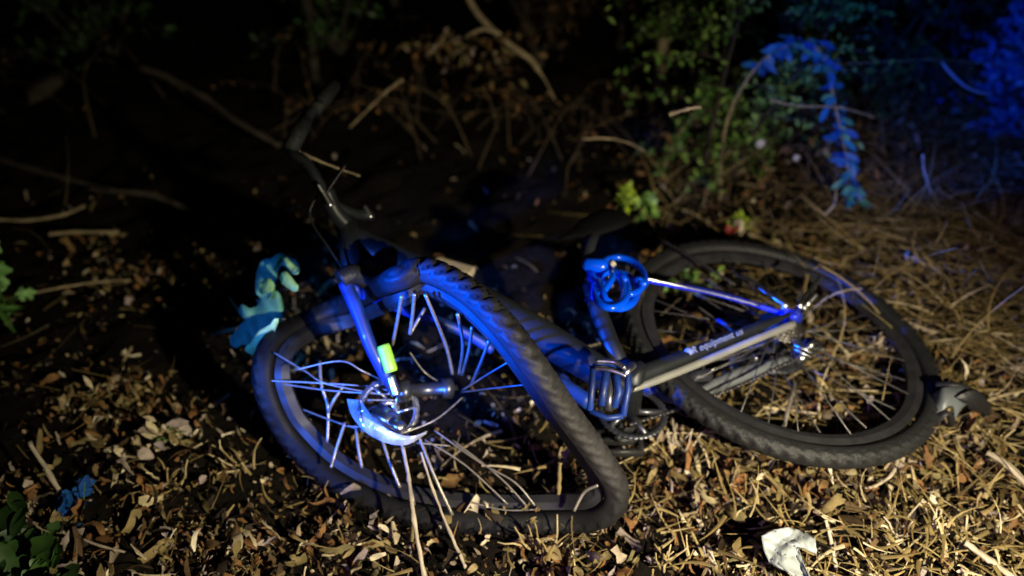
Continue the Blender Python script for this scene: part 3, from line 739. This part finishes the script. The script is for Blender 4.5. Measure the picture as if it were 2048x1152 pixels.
# ------------------------------------------------------------------ plants
def lobed(mb, p, d, n, L, W, lobes=3, t=.5, droop=.5, m=0):
    """lobed leaf made of a midrib blade and paired side lobes"""
    d = Vector(d).normalized(); n = Vector(n).normalized(); s = d.cross(n).normalized()
    leaf(mb, p, d, n, L, W * .55, curl=droop, t=t, seg=6, shape=.6, m=m)
    for k in range(lobes):
        q = .2 + .55 * k / max(1, lobes - 1)
        for sg in (-1, 1):
            leaf(mb, Vector(p) + d * L * q * .8 + n * (.001 * k), d * .7 + s * sg, n, W * (.62 - .1 * k), W * .38, curl=droop * .8, t=min(1, t + R.uniform(-.1, .1)), seg=4, shape=.45, m=m)

# bluish lobed leaves at the left of the front wheel: explicit stems and blades
pl = empty("leafy_weed", P(520, 700, .02)); tag(pl, "drooping weed with bluish green lobed leaves left of the front wheel", "plant")
m = MB(); tube(m, spline([P(505,712,.02), P(530,650,.14), P(540,590,.22), P(556,520,.30), P(575,515,.30)], 6), [.005, .003], 8); m.build("stem", M['green'], pl)
def blade_px(mb, a, b, w, h0, h1, t, lob=0):
    A, B = P(*a, h0), P(*b, h1); d = B - A; n = (Vector((0, 0, CAM_H)) - A).normalized()
    leaf(mb, A, d, n, d.length * 1.05, w, curl=-.5, t=t, seg=7, fold=.15, shape=.45)
    if lob:
        s = d.normalized().cross(n)
        for q, sg in ((.3, 1), (.35, -1), (.65, 1), (.7, -1)):
            leaf(mb, A.lerp(B, q), d.normalized() * .8 + s * sg, n, w * .75, w * .5, curl=-.3, t=t, seg=4, fold=.1, shape=.4)
def cut_leaf(name, outline, h0, h1, matl, parent, t=.5):
    """thin lobed leaf from its outline, arched between two heights"""
    vs_ = [v for _, v in outline]; lo, hi = min(vs_), max(vs_); bm = bmesh.new()
    pts = outline; n = len(pts); fine = []
    for i in range(n):   # round the outline a little
        a, b, c = Vector(pts[i - 1]), Vector(pts[i]), Vector(pts[(i + 1) % n])
        fine += [b.lerp(a, .3), (a + 6 * b + c) / 8, b.lerp(c, .3)]
    bv = [bm.verts.new(P(p.x, p.y, h0 + (h1 - h0) * (p.y - lo) / (hi - lo) + .004 * math.sin(p.x * .13))) for p in fine]
    f = bm.faces.new(bv); bmesh.ops.triangulate(bm, faces=[f])
    bmesh.ops.subdivide_edges(bm, edges=bm.edges[:], cuts=1)
    for v in bm.verts: v.co.z += .005 * math.sin(v.co.x * 150) + R.uniform(-.0012, .0012)
    me = bpy.data.meshes.new(name); bm.to_mesh(me); bm.free()
    at = me.attributes.new("tint", 'FLOAT', 'POINT'); at.data.foreach_set("value", [min(1, max(0, t + R.uniform(-.2, .2))) for _ in me.vertices])
    me.materials.append(matl); me.polygons.foreach_set("use_smooth", [True] * len(me.polygons))
    o = bpy.data.objects.new(name, me); S.collection.objects.link(o); o.parent = parent; o.matrix_parent_inverse = parent.matrix_world.inverted()
    md = o.modifiers.new("thick", 'SOLIDIFY'); md.thickness = .0012; return o
cut_leaf("leaf", [(510,575),(514,535),(540,511),(575,507),(597,527),(602,548),(588,546),(572,530),(556,540),(553,580),(535,600),(516,598)], .30, .24, M['weed'], pl, .4)
cut_leaf("leaf", [(513,580),(550,578),(566,600),(568,642),(558,675),(543,704),(520,700),(498,690),(478,694),(458,690),(462,664),(498,642),(480,634),(476,612),(508,614),(525,606)], .245, .13, M['weed'], pl, .1)
cut_leaf("leaf", [(548,638),(562,642),(543,672),(516,709),(488,708),(498,684),(525,662)], .285, .19, M['palegreen'], pl, 1)
cut_leaf("leaf", [(566,514),(597,528),(602,549),(586,547),(569,530)], .35, .335, M['palegreen'], pl, .8)
cut_leaf("leaf", [(559,543),(577,546),(604,578),(576,581),(562,566)], .325, .30, M['palegreen'], pl, .55)
cut_leaf("leaf", [(515,560),(548,558),(549,586),(520,590)], .305, .285, M['palegreen'], pl, .35)

def bushy(name, base, n_st, H, spread, leafL, matl, label, cat, group=None, per=14, lob=False, lean=(0, 0, 0), tt=(.2, .9), stemmat='green', leafW=.5):
    e = empty(name, base); tag(e, label, cat, group)
    sm, lm = MB(), MB()
    tube(sm, [Vector(base) - Vector((0, 0, .006)), Vector(base) + Vector((0, 0, .004))], [.006, .005], 8)
    for k in range(n_st):
        a = R.uniform(0, 2 * math.pi); q = R.random() ** .5 * spread
        top = Vector(base) + Vector((math.cos(a) * q, math.sin(a) * q, H * R.uniform(.55, 1.05))) + Vector(lean) * H
        mid = Vector(base).lerp(top, .5) + Vector((0, 0, H * .12)) + rv(spread * .12)
        st_ = spline([Vector(base), mid, top], 6)
        tube(sm, st_, [max(.0018, H * .009), max(.0008, H * .003)], 6)
        for j in range(per):
            p = st_[R.randrange(max(1, len(st_) // 4), len(st_))] + rv(leafL * .5)
            d = rv(); d.z -= .2; L = leafL * R.uniform(.6, 1.2)
            if lob: lobed(lm, p, d, Vector((R.gauss(0, .5), R.gauss(-.4, .5), 1)), L, L * .8, 2, R.uniform(*tt))
            else: leaf(lm, p, d, Vector((R.gauss(0, .6), R.gauss(-.4, .5), 1)), L, L * leafW, curl=R.uniform(-.8, .8), t=R.uniform(*tt))
    sm.build("stem", M[stemmat], e); lm.build("foliage", matl, e); return e
G = lambda u, v, h=.0: P(u, v, h) if h else P(u, v, .01)
bushy("leafy_weed", G(28, 665), 6, .24, .07, .075, M['palegreen'], "green lobed weed at the left edge", "plant", per=4, lob=True, tt=(.0, .5))
bushy("leafy_weed", G(60, 1170), 5, .09, .10, .085, M['green'], "dark green weed in the bottom left corner", "plant", per=5, lob=True, tt=(.0, .35))
bushy("leafy_weed", G(170, 1040), 3, .07, .04, .05, M['bluelit'], "small dark bluish weed among the lower left straws", "plant", per=3, lob=True, tt=(0, .3))
bushy("seedling", G(1245, 430), 4, .10, .035, .028, M['lime'], "yellow green seedling left of the brighter green sprout", "plant", "seedlings under the shrub", per=7, tt=(.5, 1))
bushy("seedling", G(1290, 440), 5, .10, .05, .035, M['green'], "mid green sprout at the foot of the leafy shrub", "plant", "seedlings under the shrub", per=7, tt=(.6, 1))
bushy("seedling", G(1483, 452), 4, .05, .035, .032, M['lime'], "lime green seedling above the red wrapper", "plant", "seedlings under the shrub", per=5, tt=(.7, 1))
bushy("seedling", G(1400, 590), 9, .05, .11, .024, M['green'], "low green tuft inside the rear wheel", "plant", "seedlings under the shrub", per=10, tt=(.3, 1))
bushy("seedling", G(350, 880), 5, .06, .06, .04, M['litter'], "half green withered clump on the lower left litter", "plant", per=6, tt=(.5, 1))
# pale dry tufts
def tuft(u, v, n, L, lab, matk='stalk', up=1.0):
    m = MB(); b = P(u, v, .02)
    for k in range(n):
        d = Vector((R.gauss(0, .45), R.gauss(0, .35), up)).normalized(); q = [b + rv(.03) * Vector((1, 1, 0)) if False else b + Vector((R.uniform(-.03, .03), R.uniform(-.015, .015), 0))]
        for j in range(4): q.append(q[-1] + (d + rv(.25)) * L / 4)
        tube(m, q, [.0028, .0014], 5, t=R.uniform(.5, 1))
    o = m.build("dry_tuft", M[matk]); tag(o, lab, "dry grass tuft", "dry tufts"); return o
tuft(1762, 718, 14, .075, "bleached upright tuft just inside the rear tyre's right side")
tuft(1465, 790, 8, .06, "pale tuft under the lower chain stay", 'straw')
tuft(1585, 880, 9, .06, "tan tuft inside the bottom of the rear wheel", 'straw')
tuft(1990, 470, 12, .12, "lilac grey wiry tuft on the bank at the right edge", 'stalk', .6)
tuft(1830, 1075, 14, .08, "bleached branching tuft at the lower right", 'stalk', .7)
tuft(1350, 1130, 10, .06, "tan tuft left of the white scrap", 'straw')
tuft(1370, 900, 9, .06, "pinkish tuft beneath the pedal side of the rear tyre", 'stalk', .9)
tuft(480, 940, 12, .07, "tangled tan tuft left of the front tyre", 'straw', .6)
tuft(340, 970, 14, .06, "tangled tan tuft in the lower left litter", 'straw', .6)
tuft(1080, 1095, 10, .07, "tan tuft directly below the bend of the front tyre", 'straw', .6)

# leafy shrub behind, centre right
def shrub(name, base, H, spread, n_br, leafL, matl, label, cat='shrub', group=None, per=60, tt=(.1, .8), lean=Vector((0, 0, 0)), nst=5, leafW=.5):
    e = empty(name, base); tag(e, label, cat, group); sm, lm = MB(), MB(); tips = []
    for k in range(nst):
        a = 2 * math.pi * k / nst + R.uniform(-.5, .5)
        top = Vector(base) + Vector((math.cos(a) * spread * .7, math.sin(a) * spread * .7, H * R.uniform(.7, 1.05))) + lean * H
        st_ = spline([Vector(base), Vector(base).lerp(top, .45) + rv(spread * .2), top], 7)
        tube(sm, st_, [H * .016, H * .004], 7); tips.append(st_)
    for k in range(n_br):
        st_ = R.choice(tips); i = R.randrange(len(st_) // 4, len(st_)); p = st_[i]; d = rv(); d.z = abs(d.z) * .5 - .1
        L = spread * R.uniform(.3, .75); q = [p, p + d * L * .5 + Vector((0, 0, .04 * L)), p + d * L + Vector((0, 0, -.2 * L))]
        bq = spline(q, 5); tube(sm, bq, [H * .005, H * .0015], 5)
        for j in range(per):
            pp = bq[R.randrange(1, len(bq))] + rv(leafL * .9)
            leaf(lm, pp, rv(), Vector((R.gauss(0, .6), R.gauss(-.5, .6), .8)), leafL * R.uniform(.6, 1.25), leafL * leafW, curl=R.uniform(-.8, .8), t=R.uniform(*tt), seg=2)
    sm.build("trunk", M['bark'], e); lm.build("crown", matl, e); return e
shrub("shrub", PD(1430, 420, 2.42), .95, .38, 110, .028, M['green'], "dim green small leaved shrub in the upper middle right", per=26, tt=(.3, 1), nst=6)
shrub("shrub", PD(1990, 380, 2.65), 1.0, .42, 60, .05, M['bluelit'], "dense shrub lit deep blue at the upper right corner", per=26, tt=(0, .6), nst=6)
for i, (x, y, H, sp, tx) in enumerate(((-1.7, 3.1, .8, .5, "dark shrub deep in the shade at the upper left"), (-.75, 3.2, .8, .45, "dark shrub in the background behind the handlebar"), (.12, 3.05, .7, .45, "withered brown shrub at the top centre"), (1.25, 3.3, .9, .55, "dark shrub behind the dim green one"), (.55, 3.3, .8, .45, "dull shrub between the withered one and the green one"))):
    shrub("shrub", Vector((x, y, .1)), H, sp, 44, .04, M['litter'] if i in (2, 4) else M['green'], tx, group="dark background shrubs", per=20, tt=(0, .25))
for i, (u, v, Y, W_, n, tx) in enumerate(((1010, 200, 2.5, .45, 22, "tangle of bare vines below the yellow leaved branch"), (760, 150, 2.7, .45, 16, "sparse tangle of bare vines behind the handlebar grip"), (1230, 240, 2.55, .35, 18, "tangle of bare vines left of the green shrub"), (1560, 330, 2.25, .40, 26, "brown bramble tangle at the foot of the arching sprig"), (1840, 330, 2.35, .45, 20, "brown bramble tangle under the blue reed blade"), (330, 180, 2.8, .6, 12, "sparse dark vine tangle at the upper left"))):
    b0 = PD(u, v, Y); b0.z = float(gz(b0.x, b0.y)); e = empty("bramble", b0); tag(e, tx, "bramble", "bramble tangles at the back"); sm = MB(); lm = MB()
    for k in range(int(n * .7)):
        a = b0 + Vector((R.gauss(0, W_ * .5), R.uniform(-.25, .25), 0)); a.z = float(gz(a.x, a.y)); d = Vector((R.gauss(0, .5), R.gauss(0, .3), R.uniform(.15, .7))) * W_
        q = spline([a, a + d * .5 + Vector((0, 0, .08)), a + d + rv(.05), a + d * 1.3 + rv(.12) - Vector((0, 0, .1))], 5); tube(sm, q, [R.uniform(.002, .0045), .001], 5)
        for j_ in range(7): leaf(lm, q[R.randrange(3, len(q))] + rv(.02), rv(), rv(), R.uniform(.012, .04), .014, curl=R.uniform(-2, 2), t=R.uniform(.0, .45), seg=3, rag=True)
    sm.build("stem", M['twig'], e); lm.build("foliage", M['litter'], e)

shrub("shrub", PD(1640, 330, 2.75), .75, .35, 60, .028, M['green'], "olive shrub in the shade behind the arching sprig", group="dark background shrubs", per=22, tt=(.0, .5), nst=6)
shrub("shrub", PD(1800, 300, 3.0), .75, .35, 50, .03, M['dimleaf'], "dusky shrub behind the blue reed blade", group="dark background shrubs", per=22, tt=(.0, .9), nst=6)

# arching sprig with blue lit leaves
def sprig(pts, name, lab, leafL, matl, n, tt=(.2, .8), r=(.005, .0018), cat="sprig", spread=1.0):
    e = empty(name, pts[0]); tag(e, lab, cat); q = spline(pts, 10)
    m = MB(); tube(m, q, list(r), 7); m.build("stem", M['drybark'], e)
    m = MB()
    for k in range(n):
        i = int(R.uniform(.25, 1) * (len(q) - 2)); a = rv(); a.z = -abs(a.z) * .6
        leaf(m, q[i] + rv(leafL * .3 * spread), a, Vector((R.gauss(0, .4), -.8, .8)), leafL * R.uniform(.6, 1.3), leafL * .45, curl=R.uniform(-.6, .8), t=R.uniform(*tt), seg=3)
    m.build("foliage", matl, e); return e
sprig([PD(1440,420,2.15), PD(1450,260,2.15), PD(1500,150,2.12), PD(1560,98,2.1), PD(1610,88,2.08), PD(1652,120,2.05), PD(1668,200,2.03), PD(1690,300,2.0), PD(1700,360,1.98), PD(1722,408,1.97)],
      "sprig", "arching sprig hanging down with blue lit leaves, right of the green shrub", .048, M['bluelit'], 120, (.0, 1))
sprig([PD(1300,420,2.3), PD(1330,330,2.3), PD(1370,250,2.28), PD(1425,185,2.3)], "sprig", "upright dim sprig at the left of the green shrub", .035, M['green'], 60, (.1, .6))
# curled blue reed blade and the thin twig it hangs from
m = MB(); q = spline([PD(1883,124,2.3), PD(1900,145,2.3), PD(1930,172,2.3), PD(1960,184,2.3), PD(1984,188,2.3)], 6)
tube(m, q, [.003, .006, .009, .010, .0105, .011, .0115, .012, .012, .012, .011, .011, .010, .010, .009, .009, .008, .008, .007, .007, .006, .005, .004, .003, .002], 8, flat=.35)
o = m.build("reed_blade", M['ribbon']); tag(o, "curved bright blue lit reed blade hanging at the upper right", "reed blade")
thing_tube("twig", [PD(1560,132,2.32), PD(1680,128,2.32), PD(1800,121,2.31), PD(1886,120,2.3), PD(1960,126,2.32), PD(2080,132,2.35)], [.0022, .0016], M['drybark'], "long level twig holding the blue reed blade", "twig", "dead twigs")

# dead branch with hanging yellow leaves, top centre
e = empty("dead_branch", PD(930, -10, 2.6)); tag(e, "crooked dead branch hung with yellow brown leaves at the top centre", "branch")
m = MB(); tube(m, spline([PD(925,-30,2.6), PD(950,20,2.6), PD(985,60,2.58), PD(1020,90,2.55), PD(1060,118,2.52), PD(1076,140,2.5)], 6), [.012, .013, .015, .017, .016, .010], 9)
tube(m, spline([PD(1010,75,2.57), PD(970,58,2.55), PD(930,75,2.53)], 5), [.011, .005], 8); tube(m, spline([PD(1076,140,2.5), PD(1090,160,2.5), PD(1110,200,2.5)], 4), [.005, .002], 6)
m.build("limb", M['drybark'], e)
m = MB()
for k in range(130):
    u = R.gauss(905, 48); v = 62 + abs(R.gauss(0, 36)) + .12 * abs(u - 905); leaf(m, PD(u, v, 2.55 + R.uniform(-.12, .12)), rv() + Vector((0, 0, -.7)), rv(), R.uniform(.02, .055), R.uniform(.01, .024), curl=R.uniform(-2, 2), t=R.uniform(.05, .75), seg=4)
for k in range(24): leaf(m, PD(R.uniform(975,1085), R.uniform(60,170), 2.52), rv() + Vector((0, 0, -.8)), rv(), .04, .018, curl=1, t=R.uniform(.1, .7), seg=4)
m.build("foliage", M['litter'], e)

# saplings: tapered trunks with limbs and sparse crown above the frame
for i, (u, Y, r, lean, tx) in enumerate(((646, 3.1, .020, .02, "thin sapling trunk at the top, left of centre"), (1308, 3.0, .026, .0, "straight pale sapling trunk at the top, right of centre"), (1225, 3.3, .018, .03, "slim sapling trunk left of the pale one"),
        (1400, 2.9, .022, -.10, "sapling trunk leaning left above the green shrub"), (240, 3.3, .022, .01, "dark sapling trunk at the upper left"), (815, 3.6, .022, -.02, "dark sapling trunk behind the yellow leaved branch"))):
    b = PD(u, 250, Y); b.z = float(gz(b.x, b.y)); e = empty("sapling", b); tag(e, tx, "tree", "saplings at the back")
    m = MB(); top = b + Vector((lean * 8 * .3, .1, 2.6)); tr = spline([b, b.lerp(top, .35) + rv(.05), b.lerp(top, .7) + rv(.06), top], 8); tube(m, tr, [r, r * .35], 10)
    lm = MB()
    for k in range(7):
        p = tr[R.randrange(7, len(tr))]; d = rv(); d.z = abs(d.z) + .2; q = spline([p, p + d * .25, p + d * .45 + rv(.1)], 5); tube(m, q, [r * .35, r * .12], 6)
        for j in range(14): leaf(lm, q[R.randrange(2, len(q))] + rv(.07), rv(), rv(), .05, .024, curl=R.uniform(-1, 1), t=R.uniform(0, .6))
    m.build("trunk", M['drybark'] if i in (1,) else M['bark'], e); lm.build("crown", M['green'], e)
# pale rag-like bark slab, left
m = MB(); A = spline([P(52,180,.14), P(90,150,.15), P(140,138,.15)], 6); B = spline([P(60,210,.10), P(100,190,.10), P(146,150,.12)], 6); strip(m, A, B, .008)
o = m.build("bark_slab", M['bark']); tag(o, "dim grey slab of bark lying in the shade at the upper left", "bark slab")
